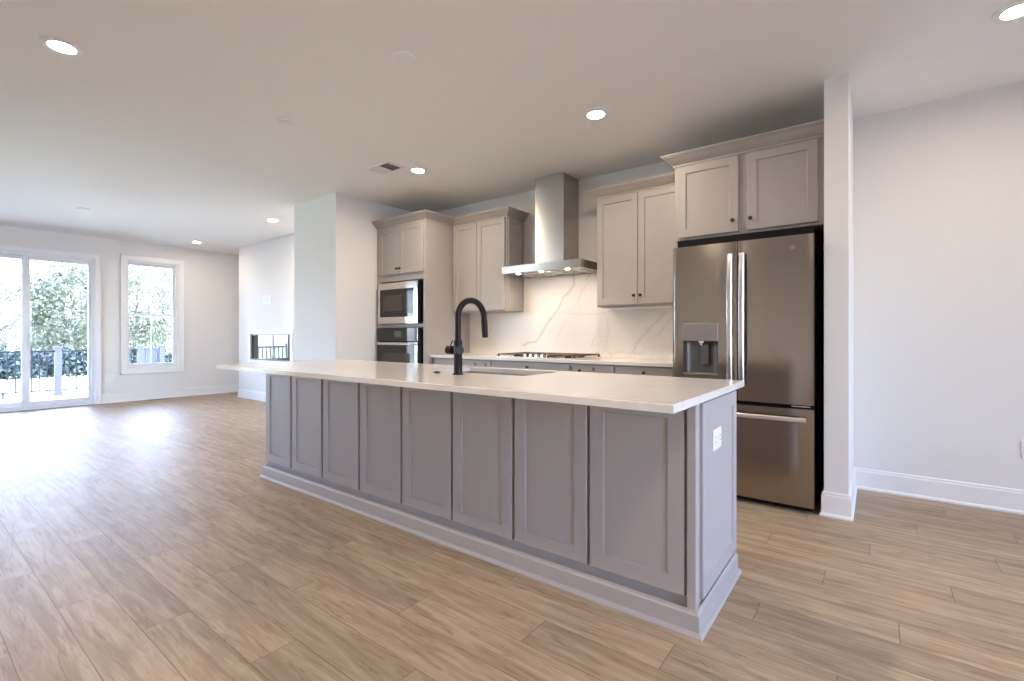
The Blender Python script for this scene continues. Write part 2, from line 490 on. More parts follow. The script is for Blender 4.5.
# sliding door
d1 = rectframe(MB(), XL - .13, XL - .02, DY0 + .012, DY1 - .012, 0.0, DZ - .012, .03, .03, .05, .04)
d1 = S(d1, 'door_1', 'vinyl')
mid = 1.325
for k, (a, b, xx) in enumerate(((DY0 + .042, mid + .035, XL - .115), (mid - .035, DY1 - .042, XL - .075))):
    sf = rectframe(MB(), xx, xx + .035, a, b, .05, DZ - .052, .072 if k == 0 else .08, .08 if k == 0 else .036, .075, .055).build('sliding_panel', 'vinyl', d1)
    MB().box(xx + .014, xx + .020, a + .06, b - .03, .12, DZ - .1).build('glass', 'pane', sf)
    if k == 1: MB().box(xx + .035, xx + .06, a + .02, a + .04, .95, 1.15, .004).build('handle', 'vinyl', sf)
# window
w1 = rectframe(MB(), XL - .13, XL - .03, WY0 + .012, WY1 - .012, WZ0 + .012, WZ1 - .012, .012, .03, .03, .03)
w1 = S(w1, 'window_1', 'vinyl')
ya, yb_ = WY0 + .024, WY1 - .042
zm = 1.49
for nm, za, zb, xx in (('lower_sash', WZ0 + .042, zm + .018, XL - .075), ('upper_sash', zm - .018, WZ1 - .042, XL - .115)):
    mb = rectframe(MB(), xx, xx + .03, ya, yb_, za, zb, .026, .032, .04, .032)
    yc = (ya + yb_) / 2; mb.box(xx + .006, xx + .024, yc - .008, yc + .008, za + .03, zb - .03)
    sf = mb.build(nm, 'vinyl', w1)
    MB().box(xx + .013, xx + .017, ya + .03, yb_ - .03, za + .03, zb - .03).build('glass', 'pane', sf)
w4 = rectframe(MB(), XL - .13, XL - .03, SY_0 + .012, SY_1 - .012, .262, WZ1 - .012, .05, .05, .05, .05)
w4.box(XL - .1, XL - .06, (SY_0 + SY_1) / 2 - .03, (SY_0 + SY_1) / 2 + .03, .31, WZ1 - .06)
w4 = S(w4, 'window_4', 'vinyl')
MB().box(XL - .083, XL - .079, SY_0 + .05, SY_1 - .05, .3, WZ1 - .05).build('glass', 'pane', w4)
for i, (a, b) in enumerate(FV):
    mb = MB()
    for (p, q_, c_, d_) in ((a, a + .05, .5, 2.4), (b - .05, b, .5, 2.4), (a + .05, b - .05, .5, .55), (a + .05, b - .05, 2.35, 2.4), ((a + b) / 2 - .03, (a + b) / 2 + .03, .55, 2.35)):
        mb.box(p, q_, YF - .1, YF - .03, c_, d_)
    wf = S(mb, 'window_%d' % (i + 5), 'vinyl')  # unseen window, added to brighten walls facing this side
    MB().box(a + .04, b - .04, YF - .062, YF - .058, .54, 2.36).build('glass', 'pane', wf)
# guessed windows behind the camera, added to let daylight in
for i, (a, b) in enumerate(FW):
    mb = rectframe(MB(), XR + .03, XR + .1, a, b, fz0, fz1, .05, .05, .05, .05)
    mb.box(XR + .04, XR + .08, (a + b) / 2 - .04, (a + b) / 2 + .04, fz0 + .05, fz1 - .05)
    mb.box(XR + .04, XR + .08, a + .05, b - .05, 1.43, 1.47)
    wf = S(mb, 'window_%d' % (i + 2), 'vinyl')
    MB().box(XR + .058, XR + .062, a + .04, b - .04, fz0 + .04, fz1 - .04).build('glass', 'pane', wf)

# ------------------------------------------------------------------ island
IX0, IX1, IY0, IY1 = -3.895, -0.545, 1.880, 2.485
isl = thing('kitchen_island', 'long greige kitchen island base with a row of eight shaker panels on its front', 'kitchen island', (-2.2, 2.18, 0))
mb = MB()
zt = 0.886
mb.box(IX0, IX1, IY0, IY0 + .02, 0, zt); mb.box(IX0, IX1, IY1 - .02, IY1, 0, zt)
mb.box(IX0, IX0 + .02, IY0 + .02, IY1 - .02, 0, zt); mb.box(IX1 - .02, IX1, IY0 + .02, IY1 - .02, 0, zt)
mb.box(IX0 + .02, IX1 - .02, IY0 + .02, IY1 - .02, .09, .11)
mb.build('cabinet_body', 'cab_island', isl)
edges = [(-3.885, -3.508), (-3.484, -3.091), (-3.066, -2.664), (-2.642, -2.247), (-2.228, -1.831), (-1.814, -1.416), (-1.398, -1.004), (-0.988, -0.584)]
for a, b in edges:
    shaker(a, b, .132, .872, front(IY0 - .02), rail=.062).build('front_panel', 'cab_island', isl)
# slim corner post and end panel
mb = MB().box(-0.572, IX1 + .008, IY0 - .026, IY0 + .02, .09, zt, .003)
mb.build('corner_post', 'cab_island', isl)
shaker(1.905, 2.455, .118, .872, facex(IX1 + .020), rail=.062).build('end_panel', 'cab_island', isl)
shaker(1.905, 2.455, .118, .872, facexn(IX0 - .020), rail=.062).build('end_panel', 'cab_island', isl)
mold = [(0, 0), (0.028, 0), (0.028, .006), (.022, .014), (.012, .018), (.012, .078), (.006, .084), (.004, .094), (0, .094)]
MB().sweep([(IX0 - .002, IY1, 0), (IX0 - .002, IY0 - .022, 0), (IX1 + .008, IY0 - .022, 0), (IX1 + .008, IY1, 0)], mold).build('base_moulding', 'cab_island', isl)
# power point in the end panel
op = thing('electrical_outlet', 'white horizontal power outlet set in the end panel of the island', 'outlet', (IX1 + .012, 2.125, .70))
xo = IX1 + .011
MB().box(xo, xo + .006, 2.062, 2.188, .655, .742, .002).build('cover_plate', 'plate', op)
for yy in (2.092, 2.158):
    r = MB().box(xo + .006, xo + .0085, yy - .018, yy + .018, .678, .720, .001).build('receptacle', 'plate', op)
    MB().box(xo + .0085, xo + .009, yy - .008, yy + .008, .688, .691).box(xo + .0085, xo + .009, yy - .008, yy + .008, .706, .709).build('slots', 'socket_slot', r)

# worktop with the cut-out for the sink
CX0, CX1, CY0, CY1 = -3.905, -0.505, 1.505, 2.525
SX0, SX1, SY0, SY1 = -2.22, -1.50, 2.075, 2.445
cz0, cz1 = .886, .914
mb = MB()
e = .003
O = [(CX0, CX1, CY0, CY1)]
vs, fs = [], []
def rr(x0, x1, y0, y1, z): return [(x0, y0, z), (x1, y0, z), (x1, y1, z), (x0, y1, z)]
R_ = [rr(SX0, SX1, SY0, SY1, cz0), rr(CX0, CX1, CY0, CY1, cz0), rr(CX0, CX1, CY0, CY1, cz1 - e),
      rr(CX0 + e, CX1 - e, CY0 + e, CY1 - e, cz1), rr(SX0, SX1, SY0, SY1, cz1)]
mb.rings(R_, closed_path=True)
ct = mb.build('countertop', 'quartz'); tag(ct, 'long white quartz worktop with faint veins overhanging the island', 'countertop')
# sink
sk_ = thing('kitchen_sink', 'undermount sink basin let into the island worktop behind the black tap', 'sink', ((SX0 + SX1) / 2, (SY0 + SY1) / 2, .70))
mb = MB()
o = .012; t = .004
a = (SX0 - o, SX1 + o, SY0 - o, SY1 + o)
zb = .68
mb.rings([rr(a[0] - .02, a[1] + .02, a[2] - .02 + .005, a[3] + .012, .8855), rr(a[0], a[1], a[2], a[3], .8855), rr(a[0] + .01, a[1] - .01, a[2] + .01, a[3] - .01, zb),
          rr(a[0] + .006, a[1] - .006, a[2] + .006, a[3] - .006, zb - t), rr(a[0] - t, a[1] + t, a[2] - t, a[3] + t, .8815), rr(a[0] - .02, a[1] + .02, a[2] - .015, a[3] + .012, .8815)], closed_path=False, cap0=False, cap1=False)
# floor of the basin
mb.faces([(a[0] + .01, a[2] + .01, zb), (a[1] - .01, a[2] + .01, zb), (a[1] - .01, a[3] - .01, zb), (a[0] + .01, a[3] - .01, zb)], [(0, 1, 2, 3)])
mb.build('basin', 'sink', sk_)
MB().lathe(((SX0 + SX1) / 2, (SY0 + SY1) / 2 + .05, zb), [(.045, 0), (.045, .003), (.03, .002), (.028, -.002)], 24).build('drain', 'bright_steel', sk_, True)

# tap
fx_, fy_ = -1.853, 1.943
tap = thing('kitchen_faucet', 'tall matte black gooseneck tap with a pull-down spray head on the island worktop', 'faucet', (fx_, fy_, .914))
MB().lathe((fx_, fy_, .914), [(.031, 0), (.031, .004), (.027, .007), (.0235, .008), (.0235, .125), (.0245, .127), (.0245, .185), (.0235, .188), (.019, .192)], 28).build('body', 'matte_black', tap, True)
dirv = Vector((0.10, 0.99, 0)).normalized()
R0 = 0.100
pts = [Vector((fx_, fy_, z)) for z in (1.10, 1.17, 1.225)]
cc = Vector((fx_, fy_, 1.232)) + dirv * R0
for k in range(0, 19):
    a_ = PI - PI * k / 18 * 0.97
    pts.append(cc + dirv * (R0 * math.cos(a_)) + Vector((0, 0, R0 * math.sin(a_))))
last = pts[-1]; dn = Vector((0.0, 0, -1)) + dirv * 0.08; dn.normalize()
pts.append(last + dn * .02)
MB().tube(pts, .0175, 18).build('gooseneck_spout', 'matte_black', tap, True)
e0 = last + dn * .015
MB().tube([e0, e0 + dn * .004, e0 + dn * .03, e0 + dn * .105, e0 + dn * .108], [.0165, .019, .019, .0175, .014], 20).build('spray_head', 'matte_black', tap, True)
# handle on the left side of the body, along -x/+(-y)
hd = Vector((-1, 0, 0))
hc = Vector((fx_, fy_, 1.050))
MB().tube([hc + hd * .015, hc + hd * .036, hc + hd * .038, hc + hd * .078, hc + hd * .083], [.014, .014, .024, .024, .020], 22).build('valve_handle', 'matte_black', tap, True)
kd = Vector((.85, -.52, 0)).normalized()
MB().tube([hc + kd * .010, hc + kd * .030, hc + kd * .034], [.026, .026, .022], 22).build('side_cap', 'matte_black', tap, True)
MB().tube([hc + hd * .06 + Vector((0, 0, .02)), hc + hd * .062 + Vector((0, 0, .055)) - hd * .02], [.0035, .003], 8).build('lever', 'matte_black', tap, True)
bt = MB().lathe((-2.030, 1.952, .914), [(.022, 0), (.022, .003), (.019, .005), (.013, .005), (.012, .010), (.002, .011)], 24).build('air_switch_button', 'matte_black', None, True)
tag(bt, 'small round black button let into the worktop left of the tap', 'button')

# ------------------------------------------------------------------ kitchen wall run
CROWN = [(0, 0), (.010, 0), (.010, .014), (.016, .018), (.036, .034), (.062, .060), (.072, .064), (.072, .071), (.082, .074), (.082, .084), (0, .084)]
TZ = 2.412


def crown(path, parent):
    return MB().sweep([(x, y, TZ) for x, y in path], CROWN).build('crown_moulding', 'cab', parent)


def uc_box(name, parent, x0, x1, y0, y1, z0, z1): return MB().box(x0, x1, y0, y1, z0, z1, .0015).build(name, 'cab', parent)


# tall oven cabinet
TX0, TX1, TY = KX + .004, -3.965, 3.648
tall = thing('oven_cabinet', 'tall greige cabinet holding the microwave and wall oven against the side wall', 'cabinet', (-4.4, 4.0, 0))
mb = MB()
mb.box(TX0, TX0 + .06, TY, YB - .004, 0.1, 2.47); mb.box(TX1 - .045, TX1, TY, YB - .004, 0.0, 2.47, .001)
mb.box(TX0 + .06, TX1 - .045, TY, YB - .004, 1.765, 2.47); mb.box(TX0 + .06, TX1 - .045, TY, YB - .004, 1.222, 1.262)
mb.box(TX0 + .06, TX1 - .045, TY, YB - .004, .10, .46); mb.box(TX0 + .06, TX1 - .045, YB - .03, YB - .004, .46, 1.765)
mb.build('carcass', 'cab', tall)
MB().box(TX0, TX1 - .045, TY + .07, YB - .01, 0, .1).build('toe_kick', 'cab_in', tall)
for a, b, kx in ((-4.772, -4.404, -4.428), (-4.396, -4.006, -4.372)):
    d = shaker(a, b, 1.845, 2.406, front(TY - .02)).build('door', 'cab', tall)
    knob(kx, TY - .02, 1.905, d)
d = shaker(-4.772, -4.006, .12, .44, front(TY - .02)).build('drawer', 'cab', tall)
knob(-4.39, TY - .02, .28, d)
crown([(TX0, TY), (TX1, TY), (TX1, 4.06)], tall)

# microwave
mw = thing('built_in_microwave', 'built-in microwave with steel frame and black glass above the wall oven', 'microwave', (-4.4, 3.65, 1.27))
my = TY - .045
MB().box(-4.745, -4.04, my + .02, TY - .001, 1.272, 1.742).build('trim_sides', 'black_plastic', mw)
MB().box(-4.70, -4.08, TY + .0, 4.2, 1.29, 1.72).build('casing', 'black_plastic', mw)
mb = MB(); gx0, gx1, gz0, gz1 = -4.713, -4.118, 1.344, 1.668
X0, X1, Z0, Z1 = -4.755, -4.055, 1.268, 1.745
mb.rings([rr2 for rr2 in [[Vector((x, y, z)) for x, z in ((a, c), (b, c), (b, d_), (a, d_))] for (a, b, c, d_, y) in
          ((gx0, gx1, gz0, gz1, my + .02), (X0, X1, Z0, Z1, my + .02), (X0, X1, Z0, Z1, my + .002), (X0 + .002, X1 - .002, Z0 + .002, Z1 - .002, my), (gx0, gx1, gz0, gz1, my))]], closed_path=True)
mb.build('frame', 'mw_steel', mw)
gd = MB().box(gx0, gx1, my + .004, my + .02, gz0, gz1, .001).build('glass_door', 'black_glass', mw)
MB().box(gx0 + .05, -4.31, my + .0035, my + .006, gz0 + .07, gz1 - .07).build('window_mesh', M.setdefault('mesh_grey', mat('oven_window', (.05, .035, .028), .25)), gd)
MB().box(-4.25, -4.14, my + .0035, my + .006, gz0 + .04, gz1 - .04).build('keypad', M.setdefault('keypad', mat('keypad_dark', (.02, .02, .022), .12)), gd)

# wall oven
ov = thing('wall_oven', 'black glass wall oven with steel bar handle under the microwave', 'oven', (-4.4, 3.65, .48))
MB().box(-4.75, -4.03, my + .022, TY - .001, .475, 1.216).build('trim_sides', 'black_plastic', ov)
MB().box(-4.70, -4.08, TY + .0, 4.2, .48, 1.20).build('casing', 'black_plastic', ov)
cp = MB().box(-4.770, -4.055, my, my + .022, 1.064, 1.216, .002).build('control_panel', 'black_glass', ov)
MB().box(-4.45, -4.33, my - .001, my + .001, 1.11, 1.18).build('display', M.setdefault('display', mat('dark_display', (.09, .09, .09), .3)), cp)
MB().box(-4.0565, -4.052, my - .001, my + .02, 1.064, 1.216).build('end_trim', 'bright_steel', cp)
dr = MB().box(-4.770, -4.055, my, my + .022, .485, 1.055, .002).build('oven_door', 'black_glass', ov)
MB().box(-4.0990, -4.054, my - .002, my + .02, .485, 1.052, .001).build('side_trim', 'bright_steel', dr)
MB().box(-4.768, -4.10, my - .002, my + .01, 1.018, 1.050, .001).build('top_trim', 'steel', dr)
mb = MB().tube([(-4.72, my - .05, 1.033), (-4.09, my - .05, 1.033)], .011, 14)
for xx in (-4.69, -4.12): mb.cyl((xx, my - .05, 1.033), (xx, my, 1.033), .008)
mb.build('handle', 'bright_steel', dr, True)
MB().box(-4.66, -4.18, my - .001, my + .001, .62, .93).build('window', M['mesh_grey'], dr)

# upper cabinets
UY = 4.08; UZ0 = 1.398
def upper(name, label, x0, x1, doors, cpath, knobs):
    u = thing(name, label, 'cabinet', ((x0 + x1) / 2, 4.2, UZ0))
    uc_box('carcass', u, x0, x1, UY, YB - .003, UZ0, 2.47)
    for (a, b), kx in zip(doors, knobs):
        d = shaker(a, b, UZ0 + .012, 2.406, front(UY - .02)).build('door', 'cab', u)
        if kx: knob(kx, UY - .02, UZ0 + .09, d)
    crown(cpath, u)
    MB().box(x0 + .04, x1 - .04, UY + .02, UY + .045, UZ0 - .012, UZ0, .002).build('light_rail', 'cab', u)
    return u


uL = upper('upper_cabinet', 'greige two-door wall cabinet between oven cabinet and range hood', -3.972, -3.165,
           [(-3.955, -3.585), (-3.580, -3.185)], [(-3.972, UY), (-3.165, UY), (-3.165, YB - .003)], [None, None])
shaker(UY + .015, YB - .012, UZ0 + .004, 2.406, facex(-3.165 + .014), t=.014, rail=.045).build('end_panel', 'cab', uL)
uR = upper('upper_cabinet', 'greige two-door wall cabinet between range hood and refrigerator', -2.092, -1.222,
           [(-2.082, -1.684), (-1.679, -1.275)], [(-2.092, YB - .003), (-2.092, UY), (-1.222, UY)], [-1.712, -1.651])
lb = MB().box(-2.0, -1.32, UY + .06, UY + .10, UZ0 - .024, UZ0 - .0005, .003).build('under_cabinet_light', 'satin')
tag(lb, 'slim light bar fixed beneath the wall cabinet right of the hood', 'light')

# range hood
hx0, hx1, hy0, hz0, hz1 = -3.07, -2.15, 3.87, 1.762, 1.837
hood = thing('range_hood', 'stainless steel chimney range hood above the cooktop', 'range hood', (-2.61, 4.1, hz0))
mb = MB()
mb.box(hx0, hx1, hy0, hy0 + .012, hz0, hz1, .001); mb.box(hx0, hx0 + .012, hy0 + .012, YB - .003, hz0, hz1); mb.box(hx1 - .012, hx1, hy0 + .012, YB - .003, hz0, hz1)
mb.box(hx0 + .012, hx1 - .012, hy0 + .012, YB - .003, hz1 - .006, hz1); mb.box(hx0 + .012, hx1 - .012, hy0 + .012, YB - .003, hz0 + .004, hz0 + .008)
mb.build('canopy', 'hood_steel', hood)
MB().box(-2.790, -2.452, 4.07, YB - .003, hz1, H - .001, .0015).build('chimney', 'hood_steel', hood)
for i in range(3):
    x = hx0 + .09 + i * .255
    MB().box(x, x + .235, hy0 + .12, YB - .06, hz0 - .001, hz0 + .004, .001).build('grease_filter', 'steel', hood)
for xx in (-2.90, -2.62, -2.32):
    l_ = MB().lathe((xx, hy0 + .055, hz0 + .004), [(.028, 0), (.028, -.004), (.020, -.006), (.019, -.003)], 20).build('spotlight', 'bright_steel', hood, True)
    MB().lathe((xx, hy0 + .055, hz0 - .001), [(.018, -.0012), (.018, -.002)], 16).build('lens', 'hood_lamp', l_)
for k in range(4):
    MB().lathe((-2.66 + k * .035, hy0, 1.800), [(.006, 0), (.006, -.002), (.004, -.003)], 12, 'y').build('control_button', 'bright_steel', hood)

# backsplash
mb = MB().box(-3.973, -1.222, YB - .015, YB - .0005, .914, UZ0 - .001).box(-3.145, -2.094, YB - .015, YB - .0005, UZ0 - .001, hz0 + .002)
tag(mb.build('backsplash', 'splash'), 'white veined quartz slab covering the wall behind the cooktop', 'backsplash')

# base cabinets and their worktop
units = [('base_cabinet', 'greige base cabinet beside the oven cabinet', -3.972, -3.10, -3.53),
         ('base_cabinet', 'greige base cabinet under the cooktop', -3.095, -2.185, -2.64),
         ('base_cabinet', 'greige base cabinet beside the refrigerator', -2.180, -1.224, -1.70)]
for i, (nm, lab, x0, x1, kx) in enumerate(units):
    u = thing(nm, lab, 'cabinet', ((x0 + x1) / 2, 4.05, 0))
    MB().box(x0, x1, 3.75, YB - .003, .1, .883).build('carcass', 'cab', u)
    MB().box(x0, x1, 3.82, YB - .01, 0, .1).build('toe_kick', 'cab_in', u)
    xs = x0 + (.045 if i == 0 else .004); xe = x1 - .004
    xm = (xs + xe) / 2
    drs = [(xs, xe)] if i < 2 else [(xs, xs + .42), (xs + .43, xe)]
    for a, b in drs:
        dd = MB().box(a, b, 3.73, 3.75, .79, .872, .002).build('drawer', 'cab', u)
        kk = (a + b) / 2 if i != 2 else (a + b) / 2
        if i == 2 and a == xs:
            knob(-2.072, 3.73, .822, dd, .013)
            for sx in (-2.165, -1.945): MB().box(sx - .016, sx + .016, 3.7285, 3.73, .820, .852).build('sticker', 'sticker', dd)
        elif i == 0:
            for sx in (-3.31, -3.17): MB().box(sx - .015, sx + .015, 3.7285, 3.73, .817, .847).build('sticker', 'sticker', dd)
        else: knob(kk, 3.73, .83, dd, .013)
    for a, b, kx2 in ((xs, xm - .002, xm - .03), (xm + .002, xe, xm + .03)):
        dd = shaker(a, b, .115, .782, front(3.73)).build('door', 'cab', u); knob(kx2, 3.73, .70, dd)
bc = MB().box(-3.972, -1.222, 3.712, YB - .0155, .884, .914, .002).build('countertop', 'quartz')
tag(bc, 'white quartz worktop along the back wall below the veined backsplash', 'countertop')

# cooktop
ck = thing('gas_cooktop', 'stainless gas cooktop with cast iron grates set in the back worktop', 'cooktop', (-2.61, 4.03, .914))
kx0, kx1, ky0, ky1 = -3.065, -2.155, 3.775, 4.295
MB().box(kx0, kx1, ky0, ky1, .9142, .922, .003).build('steel_top', 'bright_steel', ck)
for i in range(3):
    a = kx0 + .015 + i * .2975; b = a + .285
    y0 = ky0 + (.115 if i == 1 else .02); y1 = ky1 - .02
    mb = MB(); z = .950; t = .006
    for (p, q_) in (((a, y0), (b, y0)), ((b, y0), (b, y1)), ((b, y1), (a, y1)), ((a, y1), (a, y0)), (((a + b) / 2, y0), ((a + b) / 2, y1)), ((a, (y0 + y1) / 2), (b, (y0 + y1) / 2)),
                    ((a, y0 + .11), (b, y0 + .11)), ((a, y1 - .11), (b, y1 - .11))):
        mb.box(min(p[0], q_[0]) - t, max(p[0], q_[0]) + t, min(p[1], q_[1]) - t, max(p[1], q_[1]) + t, z - .012, z, .002)
    for px in (a, b):
        for py in (y0, y1): mb.box(px - .008, px + .008, py - .008, py + .008, .922, z - .006)
    mb.build('grate', 'grate', ck)
for (x, y, r) in ((-2.91, 3.92, .035), (-2.91, 4.17, .03), (-2.61, 4.09, .05), (-2.31, 3.92, .03), (-2.31, 4.17, .035)):
    MB().lathe((x, y, .922), [(r, 0), (r, .01), (r * .8, .012), (r * .8, .018), (r * .3, .019)], 24).build('burner', 'matte_black', ck, True)
for k in range(5):
    MB().lathe((-2.745 + k * .068, 3.825, .922), [(.021, 0), (.021, .004), (.018, .006), (.016, .026), (.012, .028)], 20).build('control_knob', 'bright_steel', ck, True)

# cabinet over the refrigerator, with side panel
FCX0, FCX1, FCY = -1.224, PX0 - .001, 3.675
fc = thing('refrigerator_cabinet', 'greige two-door cabinet with crown moulding above the refrigerator', 'cabinet', (-.74, 4.0, 1.845))
mb = MB().box(FCX0, FCX1, FCY, YB - .003, 1.850, 2.47, .001).box(FCX0, FCX0 + .018, FCY + .02, YB - .003, 0, 1.85)
mb.build('carcass', 'cab', fc)
for a, b, kx in ((-1.195, -.772, -.805), (-.716, -.296, -.690)):
    d = shaker(a, b, 1.868, 2.406, front(FCY - .02)).build('door', 'cab', fc); knob(kx, FCY - .02, 1.945, d)
crown([(FCX0, 4.02), (FCX0, FCY), (FCX1, FCY)], fc)

# refrigerator
fr = thing('refrigerator', 'stainless french-door refrigerator with water dispenser and bottom freezer drawer', 'refrigerator', (-.75, 3.9, 0))
fx0, fx1, fyf = -1.190, -.306, 3.52
MB().box(fx0 + .006, fx1 - .004, fyf + .085, 4.30, .03, 1.765, .004).build('cabinet_shell', 'black_plastic', fr)
MB().box(fx0 + .01, fx1 - .01, fyf + .09, 4.28, 1.765, 1.835).build('gap_shade_block', 'black_plastic', fr)  # black block added to darken the shaded gap below the cabinet
for xx in (fx0 + .06, fx1 - .06):
    MB().cyl((xx, fyf + .15, 0), (xx, fyf + .15, .03), .02).build('foot', 'black_plastic', fr)
MB().box(fx0 + .02, fx1 - .02, fyf + .055, fyf + .085, .012, .04).build('toe_grille', 'black_plastic', fr)


def skin(x0, x1, z0, z1, hole=None):
    """steel door skin, gently bowed, optionally with a rectangular hole"""
    mb = MB(); nx = 20
    xs = [x0 + (x1 - x0) * i / nx for i in range(nx + 1)]
    if hole: xs = sorted(set(xs + [hole[0], hole[1]]))
    xs = [x for x in xs if not (hole and ((abs(x - hole[0]) < .004 and x != hole[0]) or (abs(x - hole[1]) < .004 and x != hole[1])))]
    zs = [z0, z1] if not hole else [z0, hole[2], hole[3], z1]
    def yy(x):
        u = (x - x0) / (x1 - x0) * 2 - 1
        return fyf + .003 * u * u + .006 * (max(0, abs(u) - .96) / .04) ** 2
    V = {}
    for i, x in enumerate(xs):
        for j, z in enumerate(zs):
            V[i, j, 0] = mb.bm.verts.new((x, yy(x), z)); V[i, j, 1] = mb.bm.verts.new((x, fyf + .022, z))
    def solid(i, j): return 0 <= i < len(xs) - 1 and 0 <= j < len(zs) - 1 and not (hole and j == 1 and xs[i] >= hole[0] - 1e-6 and xs[i + 1] <= hole[1] + 1e-6)
    for i in range(len(xs) - 1):
        for j in range(len(zs) - 1):
            if not solid(i, j): continue
            mb.bm.faces.new([V[i, j, 0], V[i + 1, j, 0], V[i + 1, j + 1, 0], V[i, j + 1, 0]])
            mb.bm.faces.new([V[i, j, 1], V[i, j + 1, 1], V[i + 1, j + 1, 1], V[i + 1, j, 1]])
            for (di, dj, p, q_) in ((-1, 0, (i, j), (i, j + 1)), (1, 0, (i + 1, j), (i + 1, j + 1)), (0, -1, (i, j), (i + 1, j)), (0, 1, (i, j + 1), (i + 1, j + 1))):
                if not solid(i + di, j + dj):
                    mb.bm.faces.new([V[p[0], p[1], 0], V[q_[0], q_[1], 0], V[q_[0], q_[1], 1], V[p[0], p[1], 1]])
    return mb


dz0, dz1 = .690, 1.772
hole = (-1.113, -.873, .852, 1.220)
dl = skin(fx0, -.7525, dz0, dz1, hole).build('left_door', 'fridge_steel', fr, True)
dr_ = skin(-.7465, fx1, dz0, dz1).build('right_door', 'fridge_steel', fr, True)
fd = skin(fx0, fx1, .045, .664).build('freezer_drawer', 'fridge_steel', fr, True)
mb = MB().box(fx0 + .004, hole[0], fyf + .022, fyf + .082, dz0 + .002, dz1 - .004)
mb.box(hole[1], -.7545, fyf + .022, fyf + .082, dz0 + .002, dz1 - .004).box(hole[0], hole[1], fyf + .022, fyf + .082, dz0 + .002, hole[2]).box(hole[0], hole[1], fyf + .022, fyf + .082, hole[3], dz1 - .004)
mb.build('door_liner', 'black_plastic', dl)
MB().box(-.745, fx1 + .0005, fyf + .022, fyf + .082, dz0 + .002, dz1 - .004, .002).build('door_liner', 'black_plastic', dr_)
MB().box(fx0 + .003, fx1 + .0005, fyf + .022, fyf + .082, .047, .662, .002).build('drawer_liner', 'black_plastic', fd)
MB().box(fx0 + .02, fx1 - .01, fyf + .03, fyf + .085, .666, .688).build('divider_rail', 'black_plastic', fr)
MB().box(-.43, -.325, fyf + .004, fyf + .05, .674, .684, .002).build('hinge', 'bright_steel', fr)
# dispenser
dp = MB().box(hole[0] + .001, hole[1] - .001, fyf - .002, fyf + .05, 1.092, hole[3] - .001, .003).build('dispenser_panel', 'disp_panel', dl)
mb = MB(); n = 12
cxm = (hole[0] + hole[1]) / 2; hw = (hole[1] - hole[0]) / 2 - .001
ring0, ring1 = [], []
for k in range(n + 1):
    a_ = PI * k / n
    p = (cxm - hw * math.cos(a_), fyf + .004 + .075 * math.sin(a_) ** .6 if 0 < k < n else fyf + .004)
    ring0.append(Vector((p[0], p[1], hole[2] + .012))); ring1.append(Vector((p[0], p[1], 1.092)))
v0 = [mb.bm.verts.new(p) for p in ring0]; v1 = [mb.bm.verts.new(p) for p in ring1]
for k in range(n): mb.bm.faces.new([v0[k], v0[k + 1], v1[k + 1], v1[k]])
mb.build('dispenser_recess', 'disp', dl, True)
MB().box(hole[0] + .001, hole[1] - .001, fyf - .003, fyf + .078, hole[2] + .001, hole[2] + .012, .001).build('drip_tray', 'disp_panel', dl)
MB().box(cxm - .012, cxm + .045, fyf + .050, fyf + .056, .925, 1.075, .006, 2).build('paddle', 'disp', dl)
MB().lathe((cxm, fyf + .03, 1.092), [(.018, 0), (.018, -.012), (.009, -.014), (.008, -.03), (.005, -.031)], 16).build('nozzle', 'satin', dl, True)


def bar(pts, w_, t_, axis):
    mb = MB(); rings = []
    for i, p in enumerate(pts):
        p = Vector(p)
        if axis == 'z': rings.append([p + Vector((sx * w_, sy * t_, 0)) for sx, sy in ((-1, -.3), (-.6, -1), (.6, -1), (1, -.3), (1, 1), (-1, 1))])
        else: rings.append([p + Vector((0, sy * t_, sx * w_)) for sx, sy in ((-1, -.3), (-.6, -1), (.6, -1), (1, -.3), (1, 1), (-1, 1))])
    return mb.rings(rings)


for hxx, dd in ((-.789, dl), (-.715, dr_)):
    pts = []
    for k in range(17):
        u = k / 16; z = .80 + .885 * u
        y = fyf - .05 + .012 * (2 * u - 1) ** 2
        pts.append((hxx, y, z))
    mb = bar(pts, .017, .009, 'z')
    for z in (.83, 1.655): mb.box(hxx - .010, hxx + .010, fyf - .04, fyf + .004, z - .014, z + .014, .003)
    mb.build('door_handle', 'bright_steel', dd, True)
pts = [(-1.15 + .804 * k / 16, fyf - .05 + .01 * (2 * k / 16 - 1) ** 2, .600) for k in range(17)]
mb = bar(pts, .014, .009, 'x')
for xx in (-1.12, -.376): mb.box(xx - .014, xx + .014, fyf - .04, fyf + .006, .590, .610, .003)
mb.build('drawer_handle', 'satin', fd, True)
MB().lathe((-.425, fyf + .002, 1.692), [(.015, 0), (.015, -.003), (.0125, -.004), (.0120, -.0025), (.004, -.0025), (.0035, -.0035)], 24, 'y').build('badge', 'disp_panel', dr_, True)

